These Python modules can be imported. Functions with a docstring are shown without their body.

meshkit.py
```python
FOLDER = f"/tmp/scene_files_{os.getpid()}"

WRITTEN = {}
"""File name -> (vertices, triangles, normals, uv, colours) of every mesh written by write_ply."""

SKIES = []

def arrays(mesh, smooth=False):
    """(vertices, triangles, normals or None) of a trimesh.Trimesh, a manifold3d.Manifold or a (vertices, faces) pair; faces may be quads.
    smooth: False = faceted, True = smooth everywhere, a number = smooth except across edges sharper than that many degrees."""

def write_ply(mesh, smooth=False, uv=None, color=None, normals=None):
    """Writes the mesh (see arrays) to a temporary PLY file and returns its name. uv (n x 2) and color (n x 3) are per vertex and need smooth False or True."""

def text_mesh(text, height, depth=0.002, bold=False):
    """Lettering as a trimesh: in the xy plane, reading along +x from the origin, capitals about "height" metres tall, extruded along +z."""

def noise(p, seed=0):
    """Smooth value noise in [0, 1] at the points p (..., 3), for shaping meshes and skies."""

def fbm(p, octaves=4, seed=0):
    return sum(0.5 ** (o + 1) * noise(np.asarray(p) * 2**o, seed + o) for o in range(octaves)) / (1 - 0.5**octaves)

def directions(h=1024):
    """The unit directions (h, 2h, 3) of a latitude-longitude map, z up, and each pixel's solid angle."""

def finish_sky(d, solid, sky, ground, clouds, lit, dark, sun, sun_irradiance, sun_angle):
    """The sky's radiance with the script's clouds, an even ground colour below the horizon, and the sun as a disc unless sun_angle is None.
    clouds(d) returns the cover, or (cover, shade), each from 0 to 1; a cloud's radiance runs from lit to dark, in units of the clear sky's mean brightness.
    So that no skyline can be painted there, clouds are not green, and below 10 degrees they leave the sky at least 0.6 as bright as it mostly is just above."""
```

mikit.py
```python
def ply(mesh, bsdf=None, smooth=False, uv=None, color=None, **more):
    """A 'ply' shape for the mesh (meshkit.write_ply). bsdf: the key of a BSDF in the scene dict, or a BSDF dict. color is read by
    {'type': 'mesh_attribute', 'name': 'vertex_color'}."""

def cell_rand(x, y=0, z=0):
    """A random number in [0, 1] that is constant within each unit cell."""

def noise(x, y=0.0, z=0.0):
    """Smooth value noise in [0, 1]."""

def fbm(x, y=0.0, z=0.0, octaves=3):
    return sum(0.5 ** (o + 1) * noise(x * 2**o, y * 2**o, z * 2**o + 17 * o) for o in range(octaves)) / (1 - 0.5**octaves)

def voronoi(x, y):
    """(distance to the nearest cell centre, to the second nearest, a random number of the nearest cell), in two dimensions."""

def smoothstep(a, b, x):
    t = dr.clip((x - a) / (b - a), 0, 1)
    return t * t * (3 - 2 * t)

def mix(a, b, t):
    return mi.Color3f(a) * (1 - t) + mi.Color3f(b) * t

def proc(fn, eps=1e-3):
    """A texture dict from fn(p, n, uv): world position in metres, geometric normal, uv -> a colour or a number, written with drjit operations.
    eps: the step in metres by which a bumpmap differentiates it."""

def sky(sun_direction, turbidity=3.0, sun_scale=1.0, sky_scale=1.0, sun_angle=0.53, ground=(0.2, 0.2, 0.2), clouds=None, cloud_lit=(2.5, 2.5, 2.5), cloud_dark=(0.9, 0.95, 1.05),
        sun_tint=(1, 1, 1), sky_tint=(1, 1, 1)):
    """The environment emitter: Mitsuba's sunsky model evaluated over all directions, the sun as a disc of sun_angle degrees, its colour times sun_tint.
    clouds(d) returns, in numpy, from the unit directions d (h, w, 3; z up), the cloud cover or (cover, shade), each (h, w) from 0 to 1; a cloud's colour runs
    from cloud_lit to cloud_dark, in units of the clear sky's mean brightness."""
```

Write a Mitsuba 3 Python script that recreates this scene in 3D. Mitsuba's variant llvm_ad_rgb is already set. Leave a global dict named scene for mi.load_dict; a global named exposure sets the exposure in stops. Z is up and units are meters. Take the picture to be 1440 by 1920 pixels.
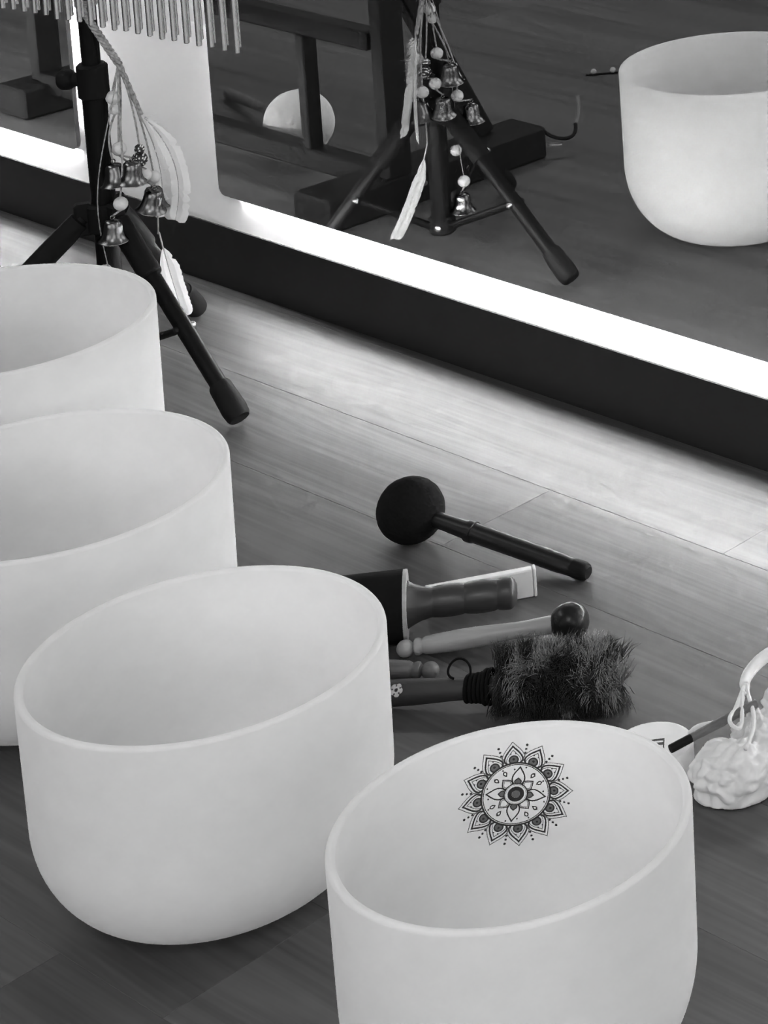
import math, random
import numpy as np, trimesh, mitsuba as mi, mikit, meshkit
import drjit as dr
import shapely.geometry as sg
from shapely import affinity
from shapely.ops import unary_union

T = mi.ScalarTransform4f
scene, labels = {}, {}
PI = math.pi

# ------------------------------------------------------------------ camera, lights, exposure
EYE = np.array([0.0, -1.8, 1.2201])
YAW, PITCH, ROLL = math.radians(-33.9109), math.radians(10.00653), math.radians(-0.42808)
FX, CX, CY = 4476.05, 2213.32, -419.68          # focal length and principal point, in pixels of 1440 x 1920
fw = np.array([math.sin(YAW) * math.cos(PITCH), math.cos(YAW) * math.cos(PITCH), -math.sin(PITCH)])
rt = np.cross(fw, [0, 0, 1]); rt /= np.linalg.norm(rt)
up = np.cross(rt, fw)
up = -math.sin(ROLL) * rt + math.cos(ROLL) * up
scene['camera'] = {'type': 'perspective', 'fov': math.degrees(2 * math.atan(720 / FX)), 'fov_axis': 'x',
                   'principal_point_offset_x': (720 - CX) / 1440, 'principal_point_offset_y': (960 - CY) / 1920,
                   'near_clip': 0.05, 'far_clip': 50.0,
                   'to_world': T().look_at(origin=EYE.tolist(), target=(EYE + fw).tolist(), up=up.tolist())}
exposure = 0.0
DAY = 3.5            # brightness of the overcast sky beyond the window of the room
LED = 142.0           # light strips behind the mirrors
LAMP = 4.6           # ceiling panels
scene['sky'] = {'type': 'constant', 'radiance': {'type': 'rgb', 'value': [DAY] * 3}}


def grey(v):
    return {'type': 'rgb', 'value': [float(v)] * 3}


def emit(v):
    return {'type': 'area', 'radiance': grey(v)}


# ------------------------------------------------------------------ materials
def prin(c, rough=0.5, spec=0.5, metallic=0.0, **k):
    return {'type': 'twosided', 'b': {'type': 'principled', 'base_color': c if isinstance(c, dict) else grey(c), 'roughness': rough, 'specular': spec, 'metallic': metallic, **k}}


ROW, ROW0, LEN = 0.148, -0.014, 1.22
JOINT = {1: -1.94, 2: -2.54, 6: -1.664, 3: -1.55, 4: -2.2, 5: -2.75, 0: -2.9, 7: -2.3}


def joint_of(r):
    return JOINT.get(r, -2.0 - 0.37 * ((r * 7) % 9))


def wood_fn(seed, lo, hi):
    def f(p, n, uv):
        u, v = p.x + seed * 3.17, p.y + seed * 1.91
        warp = (mikit.fbm(u * 1.6, v * 9.0, seed, 3) - 0.5)
        g = mikit.fbm(u * 1.1, v * 46 + warp * 5.0, seed + 3, 4)
        fine = mikit.fbm(u * 5.0, v * 260 + warp * 7, seed + 9, 3)
        cath = mikit.smoothstep(0.52, 0.72, mikit.fbm(u * 2.2 + warp * 2, v * 15, seed + 21, 2))
        t = dr.clip(g * 1.25 + (fine - 0.5) * 0.55 - 0.18 + cath * 0.22, 0, 1)
        return mikit.mix((lo,) * 3, (hi,) * 3, t)
    return f


def grain_rough(seed):
    def f(p, n, uv):
        u, v = p.x + seed * 3.17, p.y + seed * 1.91
        g = mikit.fbm(u * 1.3, v * 70, seed + 5, 4)
        return mi.Float(0.30 + 0.26 * g)
    return f


for i, (lo, hi) in enumerate([(0.006, 0.038), (0.008, 0.043), (0.005, 0.034), (0.010, 0.047)]):
    tex = mikit.proc(wood_fn(i * 5.0 + 1, lo, hi))
    scene[f'mat_wood_{i}'] = {'type': 'blendbsdf', 'weight': 0.55, 'satin': {'type': 'principled', 'base_color': tex, 'roughness': mikit.proc(grain_rough(i * 5.0 + 1)), 'eta': 2.0},
                              'haze': {'type': 'principled', 'base_color': tex, 'roughness': 0.85, 'eta': 2.0}}
scene['mat_wall'] = prin(0.88, 0.8, 0.2)
scene['mat_ceiling'] = prin(0.75, 0.9, 0.2)
scene['mat_room_wall'] = prin(0.17, 0.9, 0.2)
scene['mat_baseboard'] = prin(0.012, 0.55, 0.25)
scene['mat_mirror'] = {'type': 'conductor', 'material': 'none', 'specular_reflectance': grey(0.86)}
scene['mat_mirror_edge'] = prin(0.03, 0.25)
scene['mat_led'] = prin(0.6, 0.6)


def quartz_fn(p, n, uv):
    t = mikit.fbm(p.x * 55, p.y * 55, p.z * 55, 3)
    t2 = mikit.fbm(p.x * 260, p.y * 260, p.z * 260, 2)
    return mikit.mix((0.88,) * 3, (0.94,) * 3, dr.clip(t * 0.8 + t2 * 0.2, 0, 1))


scene['mat_quartz'] = {'type': 'principledthin', 'base_color': mikit.proc(quartz_fn), 'roughness': 0.55, 'diff_trans': 0.9, 'spec_trans': 0.0, 'eta': 1.35}
scene['mat_ink'] = prin(0.025, 0.6, 0.3)
scene['mat_ink_soft'] = prin(0.13, 0.6, 0.3)
scene['mat_black_metal'] = prin(0.004, 0.45, 0.10)
scene['mat_rubber'] = prin(0.006, 0.6, 0.10)
scene['mat_steel'] = {'type': 'twosided', 'b': {'type': 'roughconductor', 'material': 'none', 'alpha': 0.16, 'specular_reflectance': grey(0.85)}}
scene['mat_bronze'] = {'type': 'twosided', 'b': {'type': 'roughconductor', 'material': 'none', 'alpha': 0.09, 'specular_reflectance': grey(0.15)}}
scene['mat_black_wood'] = prin(0.005, 0.35, 0.25)
scene['mat_felt'] = prin(0.007, 0.95, 0.05)


def pale_wood_fn(p, n, uv):
    g = mikit.fbm(p.x * 30 + p.y * 25, p.x * 160 - p.y * 170, p.z * 220, 3)
    return mikit.mix((0.26,) * 3, (0.36,) * 3, g)


def mid_wood_fn(p, n, uv):
    g = mikit.fbm(p.x * 30 + p.y * 25, p.x * 160 - p.y * 170, p.z * 220, 3)
    return mikit.mix((0.07,) * 3, (0.125,) * 3, g)


scene['mat_pale_wood'] = prin(mikit.proc(pale_wood_fn), 0.45)
scene['mat_mid_wood'] = prin(mikit.proc(mid_wood_fn), 0.45)
scene['mat_dark_wood'] = prin(0.022, 0.4)
scene['mat_white_wood'] = prin(0.62, 0.5)
scene['mat_leather'] = prin(0.028, 0.5, 0.4)
scene['mat_bone'] = prin(0.6, 0.4)
scene['mat_bead'] = prin(0.68, 0.35)
scene['mat_feather'] = prin(0.94, 0.9, 0.1)
scene['mat_quill'] = prin(0.45, 0.5, 0.3)


def cord_fn(p, n, uv):
    return mikit.mix((0.14,) * 3, (0.50,) * 3, mikit.noise(p.x * 420, p.y * 420, p.z * 300))


scene['mat_cord'] = prin(mikit.proc(cord_fn), 0.9, 0.1)


def pattern_fn(p, n, uv):
    d1, d2, _ = mikit.voronoi((p.x + p.y) * 230, p.z * 230)
    return mikit.mix((0.72,) * 3, (0.02,) * 3, mikit.smoothstep(0.22, 0.3, d1))


scene['mat_pattern_bead'] = prin(mikit.proc(pattern_fn), 0.4)
scene['mat_cotton'] = prin(0.72, 0.9, 0.1, sheen=0.2)
scene['mat_drum_skin'] = prin(0.74, 0.6, 0.2)
scene['mat_white_felt'] = prin(0.66, 0.95, 0.1)
scene['mat_fur_dark'] = prin(0.012, 0.7, 0.3)
scene['mat_fur_mid'] = prin(0.016, 0.6, 0.4)
scene['mat_fur_pale'] = prin(0.20, 0.6, 0.4)
scene['mat_frame'] = prin(0.005, 0.5, 0.2)


# ------------------------------------------------------------------ helpers
USED = {}


def numbered(base):
    n = USED.get(base, 0)
    USED[base] = n + 1
    return base if n == 0 else f'{base}_{n:03d}'


def thing(name, label, cat, group=None):
    k = numbered(name)
    labels[k] = {'label': label, 'category': cat}
    if group:
        labels[k]['group'] = group
    return k


def part(parent, name, mesh, mat, smooth=35, label=None, kind=None, **more):
    k = numbered(f'{parent}__{name}')
    scene[k] = mikit.ply(mesh, mat, smooth, **more)
    if label or kind:
        labels[k] = {a: b for a, b in (('label', label), ('kind', kind)) if b}
    return k


def struct(name, mesh, mat, smooth=False, label=None):
    scene[name] = mikit.ply(mesh, mat, smooth)
    labels[name] = {'kind': 'structure'}
    if label:
        labels[name]['label'] = label
    return name


def cat(*ms):
    return trimesh.util.concatenate([m for m in ms])


def box(x0, x1, y0, y1, z0, z1):
    m = trimesh.creation.box(extents=(x1 - x0, y1 - y0, z1 - z0))
    m.apply_translation(((x0 + x1) / 2, (y0 + y1) / 2, (z0 + z1) / 2))
    return m


def bevel_box(sx, sy, sz, b=0.002):
    """A box about the origin with chamfered edges."""
    pts = []
    for a in (-1, 1):
        for c in (-1, 1):
            for e in (-1, 1):
                pts += [(a * sx / 2, c * (sy / 2 - b), e * (sz / 2 - b)), (a * (sx / 2 - b), c * sy / 2, e * (sz / 2 - b)), (a * (sx / 2 - b), c * (sy / 2 - b), e * sz / 2)]
    return trimesh.convex.convex_hull(np.array(pts))


def frame_of(d, hint=(0, 0, 1)):
    d = np.asarray(d, float) / np.linalg.norm(d)
    h = np.asarray(hint, float)
    if abs(d @ h) > 0.95:
        h = np.array([1.0, 0, 0])
    a = np.cross(h, d); a /= np.linalg.norm(a)
    return a, np.cross(d, a), d


def place(mesh, origin, d, hint=(0, 0, 1)):
    """The mesh's z axis turned along d, its x axis level, moved to origin."""
    a, b, c = frame_of(d, hint)
    m = np.eye(4); m[:3, 0], m[:3, 1], m[:3, 2], m[:3, 3] = a, b, c, origin
    k = mesh.copy(); k.apply_transform(m)
    return k


def lathe(prof, n=48):
    """prof: (r, z) from bottom to top, closed at both ends when r = 0 there."""
    prof = np.array(prof, float)
    prof[:, 0] = np.maximum(prof[:, 0], 0)
    ang = np.arange(n) * 2 * PI / n
    v, f, rows = [], [], []
    for r, z in prof:
        if r < 1e-7:
            rows.append([len(v)] * n); v.append((0, 0, z))
        else:
            rows.append(list(range(len(v), len(v) + n))); v += [(r * math.cos(a), r * math.sin(a), z) for a in ang]
    for p, q in zip(rows[:-1], rows[1:]):
        for i in range(n):
            j = (i + 1) % n
            if p[i] != p[j]:
                f.append((p[i], p[j], q[j] if q[i] != q[j] else q[i]))
            if q[i] != q[j]:
                f.append((p[i], q[j], q[i]))
    return trimesh.Trimesh(np.array(v), np.array(f), process=False)


def lathe_along(prof, a, b, n=32):
    """prof: (r, s) with s in metres from a towards b."""
    return place(lathe(prof, n), np.asarray(a, float), np.asarray(b, float) - np.asarray(a, float))


def tube(pts, rad, sides=10, caps=True):
    p = np.asarray(pts, float)
    rad = np.broadcast_to(np.asarray(rad, float), (len(p),))
    t = np.gradient(p, axis=0); t /= np.linalg.norm(t, axis=1, keepdims=True) + 1e-12
    a = np.cross(t[0], [0, 0, 1.0] if abs(t[0][2]) < 0.9 else [1.0, 0, 0]); a /= np.linalg.norm(a)
    v, f = [], []
    for i in range(len(p)):
        a = a - t[i] * (a @ t[i]); a /= np.linalg.norm(a)
        b = np.cross(t[i], a)
        for k in range(sides):
            c = 2 * PI * k / sides
            v.append(p[i] + rad[i] * (math.cos(c) * a + math.sin(c) * b))
    for i in range(len(p) - 1):
        for k in range(sides):
            q, w = i * sides + k, i * sides + (k + 1) % sides
            f += [(q, w, w + sides), (q, w + sides, q + sides)]
    if caps:
        for i, s in ((0, 1), (len(p) - 1, -1)):
            c = len(v); v.append(p[i])
            for k in range(sides):
                q, w = i * sides + k, i * sides + (k + 1) % sides
                f.append((c, w, q) if s > 0 else (c, q, w))
    return trimesh.Trimesh(np.array(v), np.array(f), process=False)


def curve(pts, n=24):
    """A smooth curve through the points."""
    p = np.asarray(pts, float)
    if len(p) == 2:
        return p[0] + (p[1] - p[0]) * np.linspace(0, 1, n)[:, None]
    from scipy.interpolate import CubicSpline
    s = np.r_[0, np.cumsum(np.linalg.norm(np.diff(p, axis=0), axis=1))]
    return CubicSpline(s, p)(np.linspace(0, s[-1], n))


def ball(c, r, sub=3, squash=1.0):
    m = trimesh.creation.icosphere(subdivisions=sub, radius=r)
    m.apply_scale((1, 1, squash)); m.apply_translation(c)
    return m


def extrude(poly, h):
    gs = [g for g in getattr(poly, 'geoms', [poly]) if g.area > 0]
    return cat(*[trimesh.creation.extrude_polygon(g, h, engine='earcut') for g in gs])


# ------------------------------------------------------------------ the room
X0, X1, Y0, H = -6.0, 2.4, -5.0, 2.6
WALL_Y = 0.020          # the wall behind the mirrors; mirror faces and baseboard face stand at y = 0
struct('floor', box(X0, X1, Y0, WALL_Y + 0.1, -0.06, -0.0085), 'mat_frame', label='dark wood plank floor')
rng = random.Random(4)
far = []
plank_shape = {}
for r in range(-1, 34):
    y1 = min(ROW0 - ROW * r, 0.0) if r >= 0 else 0.0
    y0 = ROW0 - ROW * (r + 1)
    if r < 0:
        y0 = ROW0
    if y1 - y0 < 0.002:
        continue
    y0 = max(y0, Y0)
    if y0 >= y1:
        continue
    j = joint_of(r)
    k0 = math.floor((X0 - j) / LEN)
    for k in range(k0, k0 + 9):
        a, b = max(j + k * LEN, X0), min(j + (k + 1) * LEN, X1)
        if b - a < 0.02:
            continue
        g = 0.00008
        c = 0.0003
        top = [(a + g + c, y0 + g + c), (b - g - c, y0 + g + c), (b - g - c, y1 - g - c), (a + g + c, y1 - g - c)]
        mid = [(a + g, y0 + g), (b - g, y0 + g), (b - g, y1 - g), (a + g, y1 - g)]
        v = [(x, y, -0.0085) for x, y in mid] + [(x, y, -0.0002) for x, y in mid] + [(x, y, 0.0) for x, y in top]
        f = [(8, 9, 10), (8, 10, 11)]
        for s in (0, 4):
            for i in range(4):
                q, w = s + i, s + (i + 1) % 4
                f += [(q, w, w + 4), (q, w + 4, q + 4)]
        m = trimesh.Trimesh(np.array(v), np.array(f), process=False)
        if y1 > -1.75 and b > -4.6 and a < 0.4:
            part('floor', 'plank', m, f'mat_wood_{rng.randrange(4)}', False)
        else:
            far.append(m)
part('floor', 'far_planks', cat(*far), 'mat_wood_0', False, kind='stuff')

struct('wall_back', box(X0, X1, WALL_Y, WALL_Y + 0.1, -0.06, H), 'mat_wall', label='white wall behind the mirrors')
struct('wall_left', box(X0 - 0.1, X0, Y0, WALL_Y + 0.1, -0.06, H), 'mat_room_wall')
VY0, VY1, VZ0, VZ1 = -3.6, -1.0, 0.5, 2.2     # the window in the wall to the right
struct('wall_right', cat(box(X1, X1 + 0.1, Y0, VY0, -0.06, H), box(X1, X1 + 0.1, VY1, WALL_Y + 0.1, -0.06, H), box(X1, X1 + 0.1, VY0, VY1, -0.06, VZ0), box(X1, X1 + 0.1, VY0, VY1, VZ1, H)), 'mat_room_wall')
struct('window_2', cat(box(X1 + 0.03, X1 + 0.08, VY0, VY1, VZ0, VZ0 + 0.05), box(X1 + 0.03, X1 + 0.08, VY0, VY1, VZ1 - 0.05, VZ1),
                       *[box(X1 + 0.03, X1 + 0.08, y - 0.025, y + 0.025, VZ0 + 0.05, VZ1 - 0.05) for y in (VY0 + 0.025, -2.3, VY1 - 0.025)]), 'mat_room_wall')
WX0, WX1, WZ0, WZ1 = -2.6, 1.4, 0.9, 2.3     # the window in the wall behind the photographer
struct('wall_front', cat(box(X0 - 0.1, WX0, Y0 - 0.1, Y0, -0.06, H), box(WX1, X1 + 0.1, Y0 - 0.1, Y0, -0.06, H),
                         box(WX0, WX1, Y0 - 0.1, Y0, -0.06, WZ0), box(WX0, WX1, Y0 - 0.1, Y0, WZ1, H)), 'mat_room_wall')
struct('ceiling', box(X0 - 0.1, X1 + 0.1, Y0 - 0.1, WALL_Y + 0.1, H, H + 0.1), 'mat_ceiling')
struct('window_1', cat(box(WX0, WX1, Y0 - 0.08, Y0 - 0.03, WZ0, WZ0 + 0.05), box(WX0, WX1, Y0 - 0.08, Y0 - 0.03, WZ1 - 0.05, WZ1),
                       *[box(x - 0.025, x + 0.025, Y0 - 0.08, Y0 - 0.03, WZ0 + 0.05, WZ1 - 0.05) for x in (WX0 + 0.025, -0.6, WX1 - 0.025)]), 'mat_room_wall')
HB = 0.0866
bb = sg.Polygon([(0.0, 0.0), (WALL_Y, 0.0), (WALL_Y, HB - 0.025), (0.0055, HB - 0.005), (0.0012, HB), (0.0, HB - 0.001)])
m = extrude(bb, X1 - X0)            # profile (y, z) run along x
m.apply_transform(np.array([[0, 0, 1, X0], [1, 0, 0, 0], [0, 1, 0, 0], [0, 0, 0, 1.0]]))
m.fix_normals()
struct('baseboard_back', m, 'mat_baseboard', label='black baseboard along the foot of the white wall')

for x, y, power, lab_ in ((-4.5, -1.35, 1.1, 'ceiling light panel by the mirror wall, above the picture'), (-3.5, -2.05, 1.3, 'ceiling light panel left of the middle, above the picture'), (0.3, -2.4, 3.4, 'ceiling light panel toward the right wall, above the picture')):
    k = thing('ceiling_light', lab_, 'ceiling light')
    a, b = 0.6, 0.3
    part(k, 'frame', cat(box(x - a - 0.01, x + a + 0.01, y - b - 0.01, y - b, H - 0.03, H), box(x - a - 0.01, x + a + 0.01, y + b, y + b + 0.01, H - 0.03, H),
                         box(x - a - 0.01, x - a, y - b, y + b, H - 0.03, H), box(x + a, x + a + 0.01, y - b, y + b, H - 0.03, H)), 'mat_wall', False)
    v = np.array([(x - a, y - b, H - 0.02), (x - a, y + b, H - 0.02), (x + a, y + b, H - 0.02), (x + a, y - b, H - 0.02)])
    part(k, 'diffuser', trimesh.Trimesh(v, [(0, 1, 2), (0, 2, 3)], process=False), 'mat_wall', False, emitter=emit(LAMP * power))

# ------------------------------------------------------------------ mirrors with a light strip behind
ZB, ZT, MT = 0.1308, 2.05, 0.006


def rounded(x0, x1, z0, z1, r):
    return sg.box(x0 + r, z0 + r, x1 - r, z1 - r).buffer(r, quad_segs=8)


def mirror(x0, x1, label):
    k = thing('wall_mirror', label, 'mirror')
    p = rounded(x0, x1, ZB, ZT, 0.012)
    sheet = extrude(p, MT)                       # (x, z) drawn, extruded along y
    sheet.apply_transform(np.array([[1, 0, 0, 0], [0, 0, 1, 0.0], [0, 1, 0, 0], [0, 0, 0, 1.0]]))
    sheet.invert() if sheet.volume < 0 else None
    front = np.abs(sheet.triangles_center[:, 1]) < 1e-6
    part(k, 'glass', sheet.submesh([np.nonzero(front)[0]], append=True), 'mat_mirror', False)
    part(k, 'edge', sheet.submesh([np.nonzero(~front)[0]], append=True), 'mat_mirror_edge', False)
    # strips: thin plates under the glass edge and behind its sides, shining down and sideways
    a, b = x0 + 0.02, x1 - 0.02
    v = np.array([(a, 0.0065, ZB - 0.0010), (b, 0.0065, ZB - 0.0010), (b, 0.0185, ZB - 0.0080), (a, 0.0185, ZB - 0.0080)])
    s = trimesh.Trimesh(v, [(0, 3, 2), (0, 2, 1)], process=False)
    n = np.cross(v[3] - v[0], v[2] - v[0])
    if n[2] > 0:
        s.invert()
    part(k, 'light_strip', s, 'mat_led', False, emitter=emit(LED))
    for x, sgn in ((x0 + 0.010, -1), (x1 - 0.030, 1)):
        v = np.array([(x, 0.0085, ZB + 0.03), (x - sgn * 0.0018, 0.0135, ZB + 0.03), (x - sgn * 0.0018, 0.0135, ZT - 0.03), (x, 0.0085, ZT - 0.03)])
        s = trimesh.Trimesh(v, [(0, 1, 2), (0, 2, 3)], process=False)
        n = np.cross(v[1] - v[0], v[2] - v[0])
        if n[0] * sgn < 0:
            s.invert()
        part(k, 'light_strip', s, 'mat_led', False, emitter=emit(LED * 1.9))


mirror(-2.755, -0.85, 'large wall mirror at right that reflects the tripod and a bowl')
mirror(-4.95, -3.082, 'wall mirror at the left edge behind the chime stand')

# ------------------------------------------------------------------ crystal singing bowls


def bowl_profile(R, Hh, t=0.007):
    """outer and inner wall: nearly straight sides over a rounded foot."""
    tp, ch, cw = 0.0088, 0.4356, 0.545
    out = [(0, 0)]
    r0 = R * (1 - tp)
    n = 22
    for a in np.linspace(PI / 2, 0, n):
        out.append((r0 - cw * R * (1 - math.cos(a)), ch * Hh * (1 - math.sin(a))))
    zc = ch * Hh
    for q in np.linspace(0, 1, 6)[1:-1]:
        out.append((r0 + (R - r0) * q, zc + (Hh - t / 2 - zc) * q))
    for a in np.linspace(0, PI, 10):
        out.append((R - t / 2 + t / 2 * math.cos(a), Hh - t / 2 + t / 2 * math.sin(a)))
    for q in np.linspace(1, 0, 6)[1:-1]:
        out.append((r0 + (R - r0) * q - t, zc + (Hh - t / 2 - zc) * q))
    for a in np.linspace(0, PI / 2, n):
        out.append((r0 - cw * R + (cw * R - t) * math.cos(a), zc - (zc - t) * math.sin(a)))
    out.append((0, t))
    return out


BOWLS = [(-2.3397, -0.5431, 0.1577, 0.2419, 'white frosted crystal singing bowl nearest the tripod, farthest back in the row'),
         (-2.0131, -0.6823, 0.1564, 0.2082, 'wide white frosted crystal singing bowl second from the back, cut by the left edge'),
         (-1.6398, -0.7740, 0.1388, 0.2023, 'white frosted crystal singing bowl shown whole, just left of the mandala bowl'),
         (-1.2578, -0.7893, 0.1256, 0.2012, 'white frosted crystal singing bowl with a black mandala printed inside')]
for x, y, R, Hh, lab in BOWLS:
    k = thing('crystal_singing_bowl', lab, 'bowl', 'frosted crystal singing bowls')
    m = lathe(bowl_profile(R, Hh), 160)
    m.apply_translation((x, y, 0))
    part(k, 'body', m, 'mat_quartz', 40)
MB = k

# the mandala: drawn in millimetres (s to the right, z up), laid on the inner wall of the last bowl
A0 = 15.0


def polar(r, deg):
    return (r * math.cos(math.radians(deg)), r * math.sin(math.radians(deg)))


def leaf(r0, r1, half, deg, n=12, bulge=0.42):
    """A pointed petal from radius r0 to r1, half its width in mm."""
    pts = []
    for s in (1, -1):
        for q in (np.linspace(0, 1, n) if s > 0 else np.linspace(1, 0, n)):
            w = half * (math.sin(PI * min(q / bulge, 1) / 2) if q < bulge else math.cos(PI / 2 * (q - bulge) / (1 - bulge)) ** 1.15)
            pts.append((r0 + (r1 - r0) * q, s * w))
    return affinity.rotate(sg.Polygon(pts).buffer(0), deg, origin=(0, 0))


def dot(r, deg, rad):
    return sg.Point(polar(r, deg)).buffer(rad, quad_segs=5)


def ring(r, w):
    return sg.Point(0, 0).buffer(r + w / 2, quad_segs=24).difference(sg.Point(0, 0).buffer(r - w / 2, quad_segs=24))


def outline(g, w):
    return g.difference(g.buffer(-w))


dark, soft = [], []
inside = sg.Point(0, 0).buffer(25.6, quad_segs=24)
for i in range(12):
    d = 30 * i
    o = leaf(22, 43.5, 8.6, d, bulge=0.34)
    soft.append(outline(o, 0.55).difference(inside))
    q = leaf(22, 40.2, 7.2, d, bulge=0.34)
    dark.append(outline(q, 0.85).difference(inside))
    q = leaf(22, 36.8, 5.6, d, bulge=0.34)
    soft.append(outline(q, 0.5).difference(inside))
    u = sg.Point(polar(28.3, d)).buffer(3.6, quad_segs=8).difference(inside)
    soft.append(u.buffer(-0.6))
    dark.append(outline(u, 0.7))
    dark.append(dot(28.8, d, 0.8))
    for s in (-1, 1):
        dark.append(dot(33.4, d + 3.2 * s, 0.45))
    for r_, w in ((34.0, 0.75), (37.2, 0.7), (40.6, 0.8)):
        dark.append(dot(r_, d + 15, w))
dark.append(ring(25.6, 0.95))
dark.append(ring(24.2, 0.28))
small = [leaf(6, 16.2, 4.2, 33 + 90 * i) for i in range(4)]
big = [leaf(5.0, 22.8, 5.0, -12 + 90 * i) for i in range(4)]
bigs = unary_union(big)
for g in small:
    dark.append(outline(g, 0.45).difference(bigs))
    soft.append(outline(g.buffer(-1.0), 0.5).difference(bigs))
for i, g in enumerate(big):
    dark.append(outline(g, 0.65))
    t = leaf(7.0, 13.5, 2.7, -12 + 90 * i, bulge=0.5)
    dark.append(outline(t, 0.5))
    soft.append(t.buffer(-0.5))
for i in range(12):
    d = 33 + 30 * i
    if i % 3 == 0:
        continue
    d = -12 + 30 * i
    if i % 3:
        t = leaf(16.5, 21.3, 1.5, d + (3 if i % 3 == 1 else -3), bulge=0.6)
        dark.append(outline(t, 0.5))
for i in range(16):
    dark.append(dot(22.4 if i % 2 else 20.4, -12 + 11.25 + 22.5 * i, 0.5))
hole = sg.Point(0, 0).buffer(8.4, quad_segs=16)
dark_u = unary_union(dark).difference(hole)
soft_u = unary_union(soft).difference(hole).difference(dark_u.buffer(0.02))
dark_u = unary_union([dark_u.buffer(0.16), ring(8.6, 0.8), ring(4.6, 3.0)])
soft_u = unary_union([soft_u, sg.Point(0, 0).buffer(3.05), ring(7.6, 0.25)])
bx, by, bR, bH = BOWLS[3][:4]


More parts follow.
